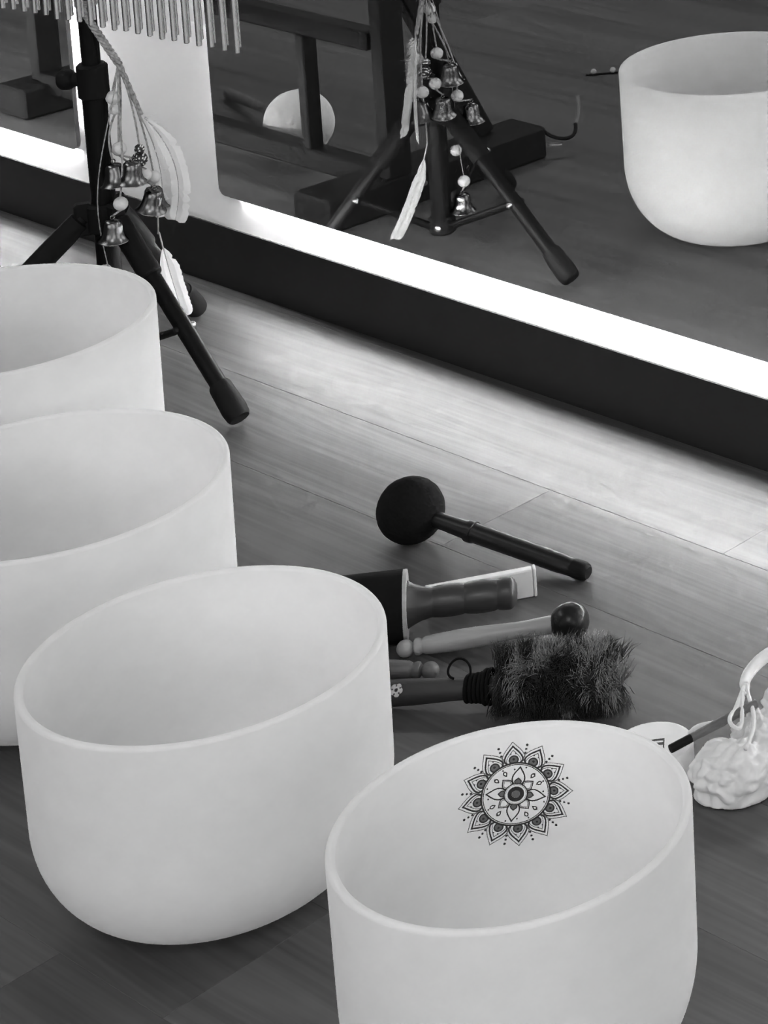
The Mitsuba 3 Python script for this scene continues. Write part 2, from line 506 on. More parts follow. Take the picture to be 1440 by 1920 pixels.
def on_bowl(poly, lift):
    """Laid on the inner wall; the polygon is cut into strips so that it follows the curve."""
    strips = [sg.box(-60 + 3 * i, -60, -57 + 3 * i, 60) for i in range(40)]
    ms = []
    for s in strips:
        c = poly.intersection(s)
        for g in getattr(c, 'geoms', [c]):
            if g.geom_type == 'Polygon' and g.area > 0.003:
                g = g.simplify(0.02)
                try:
                    v, f = trimesh.creation.triangulate_polygon(g, engine='earcut')
                except Exception:
                    continue
                ms.append(trimesh.Trimesh(np.c_[v, np.zeros(len(v))], f, process=False))
    m = cat(*ms)
    s, z = m.vertices[:, 0] / 1000, m.vertices[:, 1] / 1000 + 0.146
    zc, r0 = 0.4356 * bH, bR * (1 - 0.0088)
    q = np.clip((z - zc) / (bH - zc), 0, 1)
    wall = r0 + (bR - r0) * q - 0.007 - lift
    th = math.radians(139.3) - s / (bR - 0.007)
    m.vertices = np.c_[bx + wall * np.cos(th), by + wall * np.sin(th), z]
    n = m.face_normals.mean(0)
    if n @ np.array([math.cos(math.radians(139.3)), math.sin(math.radians(139.3)), 0]) > 0:
        m.invert()
    return m


part(MB, 'mandala', on_bowl(dark_u, 0.00035), 'mat_ink', False, label='black mandala print of twelve petals around a ring')
part(MB, 'mandala_shading', on_bowl(soft_u, 0.0003), 'mat_ink_soft', False, label='grey filling of the mandala print')

# ------------------------------------------------------------------ tripod stand
TP = np.array([-2.615, -0.2454])
HUB = np.array([TP[0], TP[1], 0.205])
FEET = [np.array([-2.364, -0.252, 0.0]), np.array([-2.700, -0.080, 0.0]), np.array([-2.725, -0.455, 0.0])]
k = thing('tripod_stand', 'black metal tripod stand with a clamped post in front of the white wall', 'stand')


def pole(r, z0, z1, e=0.0015):
    m = lathe([(0, z0), (r - e, z0), (r, z0 + e), (r, z1 - e), (r - e, z1), (0, z1)], 32)
    m.apply_translation((TP[0], TP[1], 0))
    return m


part(k, 'post', pole(0.0138, 0.034, 0.385), 'mat_black_metal')
part(k, 'inner_post', pole(0.0105, 0.38, 0.80), 'mat_black_metal')
part(k, 'collar', pole(0.0175, 0.354, 0.397, 0.003), 'mat_rubber')
part(k, 'hub', pole(0.0215, 0.188, 0.224, 0.003), 'mat_rubber')
part(k, 'lower_collar', pole(0.0185, 0.028, 0.052, 0.003), 'mat_rubber')
d = np.array([-0.83, -0.56, 0.0])
kc = np.array([TP[0], TP[1], 0.377])
kn = part(k, 'clamp_knob', lathe_along([(0, 0.012), (0.0085, 0.012), (0.0085, 0.022), (0.0105, 0.024), (0.0125, 0.028), (0.0125, 0.036), (0.010, 0.040), (0, 0.040)], kc, kc + d), 'mat_rubber')
for i, ft in enumerate(FEET):
    out = ft[:2] - TP; L = np.linalg.norm(out); out = out / L
    a = np.array([TP[0] + out[0] * 0.024, TP[1] + out[1] * 0.024, 0.208])
    b = np.array([ft[0], ft[1], 0.0])
    dv = (b - a) / np.linalg.norm(b - a)
    r = 0.0098
    el = math.asin(-dv[2])
    end = b + np.array([0, 0, 0.0145 * math.cos(el)])       # axis end, so that the rubber foot rests on the floor
    dv = (end - a) / np.linalg.norm(end - a)
    n = np.linalg.norm(end - a)
    lg = part(k, 'leg', lathe_along([(0, 0), (r, 0.0), (r, n - 0.03), (0, n - 0.03)], a, end, 28), 'mat_black_metal')
    part(lg, 'rubber_foot', lathe_along([(0, n - 0.050), (0.0118, n - 0.050), (0.0130, n - 0.046), (0.0145, n - 0.014), (0.0135, n - 0.004), (0.0115, n - 0.0005), (0, n - 0.0005)], a, end, 28), 'mat_rubber')
    part(k, 'sleeve', lathe_along([(r, 0.004), (0.0128, 0.006), (0.0135, 0.03), (0.0135, 0.085), (0.0125, 0.088), (r, 0.089)], a, end, 28), 'mat_rubber')
    # hinge bracket at the top of the leg
    br = bevel_box(0.016, 0.020, 0.040, 0.003)
    part(k, 'bracket', place(br, (HUB[:2] + out * 0.024).tolist() + [0.206], (0, 0, 1), hint=(out[0], out[1], 0)), 'mat_rubber', False)
    # brace from the foot of the post to the leg
    q = a + dv * n * 0.555
    p0 = np.array([TP[0] + out[0] * 0.016, TP[1] + out[1] * 0.016, 0.040])
    side = np.array([-out[1], out[0], 0]) * 0.006
    bar = lathe_along([(0, 0), (0.0052, 0), (0.0052, np.linalg.norm(q - p0)), (0, np.linalg.norm(q - p0))], p0, q, 16)
    part(k, 'brace', bar, 'mat_black_metal')
    nrm = np.array([out[1], -out[0], 0])
    for s in (-1, 1):
        part(k, 'bolt', lathe_along([(0, 0.0085), (0.0042, 0.0085), (0.0042, 0.0125), (0.0025, 0.0145), (0, 0.0148)], q, q + nrm * s, 14), 'mat_steel' if i != 0 or s < 0 else 'mat_rubber')
front = np.array([0.55, 0.83, 0]); front /= np.linalg.norm(front)
pb = np.array([TP[0], TP[1], 0.040])
part(k, 'bolt', lathe_along([(0, 0.017), (0.0048, 0.017), (0.0048, 0.021), (0.003, 0.0225), (0, 0.0228)], pb, pb + front, 16), 'mat_steel')

# ------------------------------------------------------------------ bar chimes hanging in front of the post
k = thing('bar_chimes', 'bar chimes, a double row of thin shiny metal tubes hanging at the top left', 'chimes')
beam = bevel_box(0.86, 0.030, 0.035, 0.004)
beam.apply_translation((-2.62, -0.272, 0.790))
part(k, 'mounting_bar', beam, 'mat_dark_wood', False)
rng = random.Random(11)
bar_r = 0.0030
cap = [(0, 0), (bar_r - 0.0008, 0), (bar_r, 0.0008), (bar_r, 1.0), (0, 1.0)]
for row, (yy, off) in enumerate(((-0.2765, 0.0), (-0.2655, 0.0118))):
    for i in range(34):
        x = -2.277 - 0.0232 * i - off
        if x < -3.02:
            break
        z = 0.4713 - (-2.277 - x) * 0.0372 + rng.uniform(-0.0012, 0.0012) + row * 0.002
        rr = bar_r if row == 0 else bar_r * 0.8
        L = 0.762 - z
        m = lathe([(0, 0), (rr - 0.0008, 0), (rr, 0.0008), (rr, L), (0, L)], 20)
        m.apply_translation((x, yy, z))
        part(k, 'chime_tube', m, 'mat_steel', 40)
        part(k, 'string', tube([(x, yy, 0.7618), (x, yy, 0.7726)], 0.0006, 5), 'mat_cord', True)

# ------------------------------------------------------------------ garland of bells, beads and feathers on the stand
k = thing('bell_garland', 'garland of small bells, pale beads and white feathers on cords, tied to the tripod post', 'bell garland')
KNOT = np.array([-2.592, -0.225, 0.395])
TIE = np.array([-2.605, -0.2585, 0.470])


def bell_at(c, r=0.0175, tilt=(0, 0, 1)):
    """A flared bell, c in the middle of its height, opening down."""
    hgt = r * 1.5
    t = 0.0009
    outp = [(0, hgt), (r * 0.22, hgt * 0.995), (r * 0.42, hgt * 0.95), (r * 0.55, hgt * 0.84), (r * 0.60, hgt * 0.66), (r * 0.64, hgt * 0.45), (r * 0.72, hgt * 0.26), (r * 0.86, hgt * 0.10), (r * 0.985, 0.001), (r, 0.0)]
    inn = [(a - t, z - t) for a, z in reversed(outp[1:-1])]
    prof = list(reversed(outp)) + [(0, 0)]
    prof = [(max(inn[-1][0] * 0.0, 0), hgt - t)] + list(reversed(inn)) + [(r - t, 0.0)] + list(reversed(outp))
    m = lathe(prof, 32)
    loop = trimesh.creation.torus(0.0026, 0.0008, 16, 8)
    loop.apply_transform(trimesh.transformations.rotation_matrix(PI / 2, (1, 0, 0)))
    loop.apply_translation((0, 0, hgt + 0.0022))
    for q in (m, loop):
        q.apply_translation((0, 0, -hgt / 2))
    tl = np.asarray(tilt, float)
    m2, l2, cl = place(m, c, tl), place(loop, c, tl), place(ball((0, 0, -hgt / 2 + 0.003), r * 0.16, 2), c, tl)
    b = part(k, 'bell', m2, 'mat_bronze', 45)
    part(b, 'loop', l2, 'mat_bronze', 45)
    part(b, 'clapper', cl, 'mat_bronze', 45)
    a_, b_, c_ = frame_of(tl)
    return np.asarray(c, float) + c_ * (hgt / 2 + 0.004)


def cord(pts, r=0.0012):
    part(k, 'cord', tube(curve(pts, 20), r, 6), 'mat_cord', True)


def bead_at(c, r=0.0082, mat='mat_bead'):
    part(k, 'bead', lathe([(0.0012, -r * 0.98)] + [(r * math.cos(a), r * math.sin(a)) for a in np.linspace(-1.4, 1.4, 14)] + [(0.0012, r * 0.98)], 24).apply_translation(c), mat, 60)


bells = [((-2.565, -0.267, 0.205), (0.05, 0.02, 1)), ((-2.580, -0.249, 0.266), (-0.1, 0, 1)), ((-2.566, -0.236, 0.268), (0.1, 0.05, 1)),
         ((-2.583, -0.200, 0.222), (-0.12, 0.1, 1)), ((-2.560, -0.216, 0.228), (0.22, 0.12, 1)), ((-2.589, -0.262, 0.072), (0.03, 0, 1))]
tops = [bell_at(c, 0.0180 if i != 5 else 0.0175, t) for i, (c, t) in enumerate(bells)]
beads = dict(a=(-2.597, -0.233, 0.354), b=(-2.594, -0.234, 0.340), c=(-2.590, -0.235, 0.292), d=(-2.613, -0.221, 0.283), e=(-2.573, -0.216, 0.257), f=(-2.580, -0.200, 0.248), g=(-2.572, -0.250, 0.231), h=(-2.584, -0.262, 0.103))
for n_, c in beads.items():
    bead_at(c, 0.0066 if n_ == 'b' else 0.0084)
bead_at((-2.588, -0.211, 0.272), 0.0092, 'mat_pattern_bead')
bead_at((-2.585, -0.212, 0.286), 0.0060, 'mat_pattern_bead')
# the main strand from the tie down to the knot, three plaited cords
s_ = np.linspace(0, 1, 40)
for i in range(3):
    base = TIE + (KNOT - TIE) * s_[:, None]
    tw = np.stack([np.cos(s_ * 26 + i * 2.1), np.sin(s_ * 26 + i * 2.1), 0 * s_], 1) * 0.0030
    part(k, 'cord', tube(base + tw, 0.0022, 7), 'mat_cord', True)
part(k, 'tie', cat(*[tube([(TP[0] + 0.0118 * math.cos(a), TP[1] + 0.0118 * math.sin(a), 0.470 + 0.003 * j + 0.001 * math.sin(a)) for a in np.linspace(0, 2 * PI, 33)], 0.0015, 6) for j in range(3)]), 'mat_cord', True)
FB = np.array([-2.590, -0.203, 0.326])
for i in range(3):
    base = KNOT + (FB - KNOT) * s_[:, None]
    tw = np.stack([np.cos(s_ * 12 + i * 2.1), np.sin(s_ * 12 + i * 2.1), 0 * s_], 1) * 0.0024 * (1 - 0.5 * s_[:, None])
    part(k, 'cord', tube(base + tw, 0.0018, 7), 'mat_cord', True)
up_ = lambda b, dz: (b[0], b[1], b[2] + dz)
P = {n_: np.array(c) for n_, c in beads.items()}
cord([KNOT, P['a'] + (0, 0, 0.008)]); cord([P['a'] - (0, 0, 0.008), P['b'] + (0, 0, .006)]); cord([P['b'] - (0, 0, .006), (-2.592, -0.245, 0.31), tops[1]])
cord([KNOT, P['c'] + (0, 0, 0.008)]); cord([P['c'] - (0, 0, 0.008), tops[2]])
cord([KNOT, (-2.600, -0.222, 0.34), P['d'] + (0, 0, 0.008)]); cord([P['d'] - (0, 0, 0.008), (-2.600, -0.212, 0.262), tops[3] + (-.004, 0, .004), tops[3]])
cord([KNOT, (-2.584, -0.216, 0.33), (-2.585, -0.212, 0.291)]); cord([(-2.588, -0.211, 0.263), P['e'] + (0.004, 0, 0.008)]); cord([P['e'] - (0, 0, 0.008), tops[4]])
cord([KNOT, (-2.586, -0.207, 0.32), P['f'] + (0, 0, 0.008)]); cord([P['f'] - (0, 0, 0.008), (-2.578, -0.200, 0.21), (-2.579, -0.201, 0.176)])
cord([KNOT, (-2.578, -0.238, 0.32), (-2.568, -0.247, 0.27), P['g'] + (0, 0, 0.008)]); cord([P['g'] - (0, 0, 0.008), tops[0]])
cord([KNOT, (-2.594, -0.252, 0.30), (-2.598, -0.264, 0.22), (-2.590, -0.262, 0.15), P['h'] + (0, 0, 0.008)], 0.0008); cord([P['h'] - (0, 0, 0.008), tops[5]])
bead_at((-2.597, -0.262, 0.145), 0.0080)


def feather(base, mid, tip, width, seed, quill=0.15, fluff=0.0, face=(1.0, -0.15)):
    """A curved feather: vane of two sides with a ragged edge, and its shaft; base, mid and tip in space."""
    rg = np.random.default_rng(seed)
    n = 46
    p = curve([base, mid, tip], n)
    view = np.array([0.556, -0.05, 0.83]); toward = np.array([0.83, 0.56, 0.0])   # lies open towards the room and the mirror
    t = np.gradient(p, axis=0); t /= np.linalg.norm(t, axis=1, keepdims=True)
    side = np.cross(t, np.array([face[0], face[1], 0.0])); side /= np.linalg.norm(side, axis=1, keepdims=True)
    nor = np.cross(side, t)
    q = np.linspace(0, 1, n)
    prof = np.clip((q - quill) / (1 - quill), 0, 1)
    w = width / 2 * np.clip(prof / 0.22, 0, 1) ** 0.6 * np.sqrt(np.clip(1 - np.clip((prof - 0.88) / 0.12, 0, 1) ** 2, 0, 1))
    v, f = [], []
    for s in (-1, 1):
        jag = 1 - 0.10 * rg.random(n) - fluff * rg.random(n)
        jag[rg.random(n) < 0.06] *= 0.7
        for lift in (1, -1):
            o = len(v)
            for i in range(n):
                c = p[i]
                e = p[i] + side[i] * s * max(w[i] * jag[i], 1e-5) + nor[i] * 0.12 * w[i] + t[i] * w[i] * 0.5
                m_ = (c + e) / 2 + nor[i] * 0.10 * w[i]
                off = nor[i] * 0.00025 * lift
                v += [c + off, m_ + off, e + off * 0.2]
            for i in range(n - 1):
                for j in range(2):
                    a0, b0 = o + 3 * i + j, o + 3 * (i + 1) + j
                    tri = [(a0, a0 + 1, b0 + 1), (a0, b0 + 1, b0)]
                    f += tri if (s * lift) > 0 else [(x_[0], x_[2], x_[1]) for x_ in tri]
    ft = part(k, 'feather', trimesh.Trimesh(np.array(v), np.array(f), process=False), 'mat_feather', False)
    part(ft, 'shaft', tube(p, np.linspace(0.0012, 0.0004, n), 6), 'mat_quill', True)


feather((-2.5775, -0.2005, 0.178), (-2.586, -0.186, 0.122), (-2.606, -0.159, 0.048), 0.027, 3, 0.16)
feather((-2.592, -0.204, 0.325), (-2.589, -0.186, 0.258), (-2.603, -0.181, 0.186), 0.019, 5, 0.05, 0.12)
feather((-2.588, -0.200, 0.322), (-2.570, -0.178, 0.262), (-2.574, -0.180, 0.188), 0.034, 8, 0.03, 0.12, face=(0.5, -0.85))
# downy barbs along the top of the broad feather
rg = np.random.default_rng(17)
vs, fs = [], []
for i in range(260):
    q = rg.random()
    c = np.array([-2.588 + 0.018 * q, -0.198 + 0.020 * q, 0.322 - 0.060 * q]) + rg.normal(0, 0.002, 3)
    d = np.array([0.25, 0.75, -0.25]) + rg.normal(0, 0.35, 3); d /= np.linalg.norm(d)
    L = 0.008 + 0.008 * rg.random()
    w = np.cross(d, rg.normal(0, 1, 3)); w = w / np.linalg.norm(w) * 0.00035
    w2 = np.cross(d, w)
    o = len(vs)
    vs += [c + w, c - w * 0.5 + w2 * 0.87, c - w * 0.5 - w2 * 0.87, c + d * L + np.array([0, 0, -0.002])]
    fs += [(o, o + 1, o + 3), (o + 1, o + 2, o + 3), (o + 2, o, o + 3)]
part(k, 'down', trimesh.Trimesh(np.array(vs), np.array(fs), process=False), 'mat_feather', False, kind='stuff')

# ------------------------------------------------------------------ instruments on the floor


def V(*a):
    return np.array(a, float)


def unit(a):
    return a / np.linalg.norm(a)


# gong mallet
k = thing('gong_mallet', 'large black gong mallet with a round felt head lying alone nearest the wall', 'mallet')
c = V(-1.9733, -0.3197, 0.0345)
e = V(-1.7591, -0.2781, 0.0100)
d = unit(e - c); L = np.linalg.norm(e - c)
m = trimesh.creation.icosphere(subdivisions=5, radius=0.0345)
nv = m.vertices / 0.0345
m.vertices = m.vertices * (1 + 0.02 * (meshkit.fbm(nv * 3 + 7, 3, 2)[:, None] - 0.5) + 0.05 * (meshkit.fbm(nv * 30 + 3, 2, 5)[:, None] - 0.5))
m.vertices[:, 2] = np.maximum(m.vertices[:, 2], -0.0342)
m.apply_translation(c)
part(k, 'head', m, 'mat_felt', True)
part(k, 'handle', lathe_along([(0, 0.02), (0.0082, 0.02), (0.0084, 0.045), (0.0095, 0.075), (0.0100, 0.080), (0.0100, L * 0.86), (0.0093, L * 0.90), (0.0093, L * 0.94), (0, L * 0.94)], c, e), 'mat_black_wood')
part(k, 'ferrule', lathe_along([(0.009, 0.074), (0.0112, 0.075), (0.0112, 0.082), (0.009, 0.083)], c, e), 'mat_black_wood')
part(k, 'end_cap', lathe_along([(0, L * 0.935), (0.0088, L * 0.935), (0.0096, L * 0.95), (0.0096, L * 0.995), (0.0085, L + 0.003), (0.006, L + 0.0055), (0, L + 0.006)], c, e), 'mat_rubber')

# striker: black padded cylinder on a grooved wooden handle
k = thing('bowl_striker', 'bowl striker with a thick black padded cylinder and a grooved dark wooden handle', 'striker')
a = V(-1.818, -0.447, 0.0342); e = V(-1.748, -0.366, 0.0320)
d = unit(e - a)
part(k, 'padded_head', lathe_along([(0, -0.10), (0.031, -0.10), (0.034, -0.097), (0.034, -0.0035), (0, -0.0035)], a, e, 56), 'mat_felt')
part(k, 'end_disc', lathe_along([(0, -0.0035), (0.0335, -0.0035), (0.0335, 0.0), (0, 0.0)], a, e, 56), 'mat_pale_wood')
hp = [(0, 0)]
hp += [(0.0225, 0.0), (0.0190, 0.006), (0.0160, 0.013), (0.0142, 0.022)]
for q in np.linspace(0, 1, 40)[1:]:
    s = 0.022 + q * 0.080
    r_ = 0.0136 + 0.0018 * abs(math.sin(q * PI * 2.6)) ** 0.6 + 0.0006 * q
    if q > 0.90:
        r_ *= math.sqrt(max(1 - ((q - 0.90) / 0.10) ** 2 * 0.75, 0.05))
    hp.append((r_, s))
hp.append((0, 0.1025))
part(k, 'handle', lathe_along(hp, a, e, 40), 'mat_dark_wood')

# pale bar
k = thing('wooden_bar', 'flat pale wooden bar lying behind the grooved striker handle', 'wooden bar')
a = V(-1.8385, -0.4105, 0.015); e = V(-1.7805, -0.3255, 0.015)
d = unit(e - a)
m = bevel_box(0.010, 0.0295, np.linalg.norm(e - a), 0.0012)
part(k, 'body', place(m, (a + e) / 2 + V(0, 0, -0.00025), d), 'mat_white_wood', False)
part(k, 'end_cap', place(bevel_box(0.0106, 0.0300, 0.003, 0.0008), e + d * 0.0016, d), 'mat_white_wood', False)


def turned_mallet(label, knob, head, hr, matw):
    k = thing('turned_mallet', label, 'mallet', 'turned wooden mallets')
    kn, hd = V(*knob), V(*head)
    L = np.linalg.norm(hd - kn)
    part(k, 'knob', lathe_along([(0, -0.0085)] + [(0.0083 * math.cos(a), 0.0083 * math.sin(a)) for a in np.linspace(-1.45, 1.1, 14)] + [(0.0048, 0.0082), (0, 0.0082)], kn, hd), matw)
    part(k, 'handle', lathe_along([(0, 0.0078), (0.0052, 0.0078), (0.0078, 0.0095), (0.0082, 0.0125), (0.0070, 0.0150), (0.0068, 0.0162), (0.0084, 0.0190), (0.0090, 0.028), (0.0098, L * 0.33), (0.0096, L * 0.45), (0.0078, L * 0.66), (0.0078, L * 0.74), (0.0088, L - hr * 0.9), (0.0086, L - hr * 0.7), (0, L - hr * 0.6)], kn, hd), matw)
    m = trimesh.creation.icosphere(subdivisions=4, radius=hr); m.apply_translation(hd)
    part(k, 'head', m, 'mat_gloss_rubber', True, label='black rubber ball head')


scene['mat_gloss_rubber'] = prin(0.007, 0.3, 0.25)
turned_mallet('pale turned wooden mallet with a black rubber ball beside the fur beater', (-1.7924, -0.4721, 0.0086), (-1.684, -0.3642, 0.0187), 0.0187, 'mat_pale_wood')
turned_mallet('turned wooden mallet of which only the handle end shows, beside the fourth bowl side', (-1.741, -0.4845, 0.0086), (-1.846, -0.5700, 0.0187), 0.0187, 'mat_mid_wood')
labels['turned_mallet_001']['label'] = 'darker turned wooden mallet whose rounded handle end peeks out from behind a bowl'

# fur-headed beater
k = thing('fur_beater', 'drum beater with a shaggy dark fur head, bound with cord, on a dark leather handle', 'beater')
a = V(-1.7620, -0.5575, 0.0125); b = V(-1.6640, -0.4960, 0.0215)
f0 = V(-1.6450, -0.4845, 0.0310); f1 = V(-1.5600, -0.4200, 0.0310)
L = np.linalg.norm(b - a)
part(k, 'handle', lathe_along([(0, 0), (0.0105, 0.0), (0.012, 0.004), (0.0118, L * 0.5), (0.0100, L * 0.85), (0.0095, L + 0.03), (0, L + 0.03)], a, b), 'mat_leather')
# white flower inlay on the handle
ax = unit(b - a); pos = a + ax * 0.0475
eye_dir = unit(EYE - pos); eye_dir = unit(eye_dir - ax * (eye_dir @ ax) + np.array([0, 0, 0.25]))
eye_dir = unit(eye_dir - ax * (eye_dir @ ax))
sv = np.cross(ax, eye_dir)
fl = unary_union([sg.Point(polar(0.0034, 72 * i + 10)).buffer(0.0027) for i in range(5)]).difference(sg.Point(0, 0).buffer(0.0016))
fl = fl.difference(unary_union([sg.Point(polar(0.0038, 72 * i + 46)).buffer(0.0008) for i in range(5)]))
m = extrude(fl, 0.0006).subdivide()
u_, w_ = m.vertices[:, 0], m.vertices[:, 1]
R_ = 0.0120 + m.vertices[:, 2]
m.vertices = pos + ax * u_[:, None] + R_[:, None] * (np.cos(w_ / 0.012)[:, None] * eye_dir + np.sin(w_ / 0.012)[:, None] * sv)
part(k, 'flower_inlay', m, 'mat_bone', False, label='white flower ornament on the handle')
# cord binding
dirf = unit(f1 - b)
for i in range(6):
    s = i * 0.0042
    cpt = b + dirf * (s - 0.006)
    A_, B_, C_ = frame_of(dirf)
    rr = 0.0112 + 0.0004 * i + (0.002 if i > 3 else 0)
    part(k, 'binding', tube([cpt + rr * (math.cos(t) * A_ + math.sin(t) * B_) + C_ * 0.0007 * math.sin(t) for t in np.linspace(0, 2 * PI, 33)], 0.0019, 7), 'mat_felt', True)
q0 = b + dirf * -0.004 + V(0, 0, 0.012)
part(k, 'cord_loop', tube(curve([q0, q0 + V(-0.006, 0.004, 0.010), q0 + V(-0.018, 0.001, 0.011), q0 + V(-0.021, -0.006, 0.004), q0 + V(-0.012, -0.008, -0.002)], 30), 0.0011, 7), 'mat_felt', True)
# fur: a core and tufts of hair
core = cat(lathe_along([(0, 0), (0.012, 0.0), (0.019, 0.012), (0.0235, 0.03), (0.0235, 0.060), (0.0235, 0.095), (0.019, 0.110), (0, 0.116)], f0, f1, 40))
part(k, 'fur_core', core, 'mat_fur_dark', True)
rg = np.random.default_rng(21)
dx, A_, B_ = unit(f1 - f0), None, None
A_, B_, _ = frame_of(dx)
sets = {'mat_fur_dark': ([], []), 'mat_fur_mid': ([], []), 'mat_fur_pale': ([], [])}
NT = 620
for i in range(NT):
    s0 = rg.random() * 0.112
    th0 = rg.random() * 2 * PI
    tone = rg.random()
    clump = meshkit.noise(np.array([[s0 * 48, th0 * 1.3, 3.0]]), 4)[0]
    matn = 'mat_fur_pale' if clump > 0.66 and tone < 0.75 else ('mat_fur_mid' if clump > 0.48 else 'mat_fur_dark')
    lean = rg.normal(0, 0.7); lean2 = rg.normal(0, 0.5) + 0.25
    Ln = 0.013 + 0.007 * rg.random()
    for h in range(13):
        s = s0 + rg.normal(0, 0.0030); th = th0 + rg.normal(0, 0.16)
        rad = 0.0225 if 0.02 < s < 0.10 else 0.018
        nrm = math.cos(th) * A_ + math.sin(th) * B_
        tan = -math.sin(th) * A_ + math.cos(th) * B_
        p0 = f0 + dx * s + nrm * rad
        dirh = unit(nrm + tan * (lean + rg.normal(0, 0.15)) * 0.7 + dx * (lean2 + rg.normal(0, 0.15)) * 0.8)
        jit = rg.normal(0, 0.22, 3); p1 = p0 + unit(dirh + jit * 0.5) * Ln * 0.55
        p2 = p1 + unit(dirh + tan * lean * 0.5 + V(0, 0, -0.35) + jit) * Ln * 0.5 * (0.7 + 0.6 * rg.random())
        for p_ in (p1, p2):
            p_[2] = max(p_[2], 0.0015)
        w = 0.00042
        sv_ = unit(np.cross(dirh, nrm + 0.3 * dx + 1e-4)) * w
        nv_ = np.cross(dirh, sv_)
        vs, fs = sets[matn]
        o = len(vs)
        vs += [p0 + sv_, p0 - sv_ * 0.5 + nv_ * 0.87, p0 - sv_ * 0.5 - nv_ * 0.87, p1 + sv_ * 0.8, p1 - sv_ * 0.4 + nv_ * 0.7, p1 - sv_ * 0.4 - nv_ * 0.7, p2]
        for q in range(3):
            r_ = (q + 1) % 3
            fs += [(o + q, o + r_, o + 3 + r_), (o + q, o + 3 + r_, o + 3 + q), (o + 3 + q, o + 3 + r_, o + 6)]
for matn, (vs, fs) in sets.items():
    part(k, {'mat_fur_dark': 'dark_fur', 'mat_fur_mid': 'grey_fur', 'mat_fur_pale': 'pale_fur'}[matn], trimesh.Trimesh(np.array(vs), np.array(fs), process=False), matn, True, kind='stuff')

# small white drum behind the mandala bowl
k = thing('hand_drum', 'small round white hand drum with a black triangle print behind the mandala bowl', 'drum')
dc = V(-1.4465, -0.483, 0.0)
m = lathe([(0, 0), (0.031, 0), (0.034, 0.003), (0.035, 0.008), (0.035, 0.029), (0.034, 0.0335), (0.031, 0.035), (0, 0.0355)], 64)
m.apply_translation(dc)
part(k, 'body', m, 'mat_drum_skin', 50)
tri = sg.Polygon([(0, 0), (1, 0), (1, 1)])
tri = unary_union([sg.Polygon([(0, 0), (1, 0), (1, 0.16), (0.12, 0.16)]), sg.Polygon([(0.42, 0.36), (1, 0.36), (1, 0.58), (0.60, 0.58)]), sg.Polygon([(0.90, 0), (1, 0), (1, 1), (0.90, 0.9)])])
m = extrude(tri, 0.0004)
p_, q_ = V(-1.4490, -0.4815, 0), V(-1.4415, -0.4735, 0)
r_ = V(-1.4300, -0.4850, 0)
uv_ = m.vertices.copy()
m.vertices = p_ + uv_[:, :1] * (q_ - p_) + uv_[:, 1:2] * (r_ - q_) + np.c_[0 * uv_[:, :2], 0.0353 + uv_[:, 2]]
m.fix_normals()
part(k, 'triangle_print', m, 'mat_ink', False, label='black printed triangle')

# cotton bag with its drawstring
k = thing('drawstring_bag', 'crumpled white cotton drawstring bag lying at the right edge', 'bag')
ER, EF = V(0.687, 0.727, 0), V(-0.727, 0.687, 0)
BC = V(-1.3563, -0.461, 0)
import manifold3d
lumps = [(-0.010, 0.012, 0.021, 0.043, 0.033, 0.032), (-0.032, 0.015, 0.017, 0.019, 0.021, 0.024), (0.047, 0.037, 0.022, 0.046, 0.034, 0.032), (0.047, 0.080, 0.024, 0.037, 0.036, 0.037),
         (0.080, 0.106, 0.022, 0.046, 0.034, 0.034), (0.012, 0.045, 0.026, 0.024, 0.028, 0.030)]
mf = manifold3d.Manifold()
for u0, w0, z0, ru, rw, rz in lumps:
    mf = mf + manifold3d.Manifold.sphere(1.0, 48).scale((ru, rw, rz)).translate((u0, w0, z0))
mf = mf.trim_by_plane((0, 0, 1), 0.0004).refine_to_length(0.0022)
mm_ = mf.to_mesh()
m = trimesh.Trimesh(mm_.vert_properties[:, :3], mm_.tri_verts)
trimesh.smoothing.filter_taubin(m, iterations=24)
q = m.vertices
warp = (meshkit.fbm(q * 38 + 3.0, 2, 3) - 0.5)[:, None] * np.array([0.022, 0.022, 0.012])
qw = q + warp
rad = np.stack([qw[:, 0] - 0.006, qw[:, 1] - 0.050], 1)
angl = np.arctan2(rad[:, 1], rad[:, 0])
f1_ = np.abs(meshkit.fbm(np.stack([qw[:, 0] * 12 + qw[:, 1] * 10, qw[:, 1] * 48 - qw[:, 0] * 52, qw[:, 2] * 34], 1), 2, 11) - 0.5) * 2
f2_ = np.abs(meshkit.fbm(np.stack([qw[:, 0] * 20 - qw[:, 1] * 12, qw[:, 1] * 90 + qw[:, 0] * 60, qw[:, 2] * 95 + 2], 1), 2, 12) - 0.5) * 2
pl = np.sin(angl * 11 + (meshkit.noise(q * 60, 5) - 0.5) * 4) * np.exp(-(np.linalg.norm(rad, axis=1) / 0.032) ** 2)
disp = -0.0085 * np.clip(1 - f1_ * 1.6, 0, 1) ** 1.5 - 0.0035 * np.clip(1 - f2_ * 1.8, 0, 1) ** 1.5 + 0.0028 * pl + 0.0015
m.vertices = q + m.vertex_normals * (disp * np.clip(q[:, 2] / 0.006, 0, 1))[:, None]
trimesh.smoothing.filter_taubin(m, iterations=3)
vtx = m.vertices.copy(); vtx[:, 2] = np.maximum(vtx[:, 2], 0.0004)
m.vertices = BC + ER * vtx[:, :1] + EF * vtx[:, 1:2] + V(0, 0, 1) * vtx[:, 2:]
part(k, 'cloth', m, 'mat_cotton', True)


def bagpt(u, w, z):
    return BC + ER * u + EF * w + V(0, 0, z)


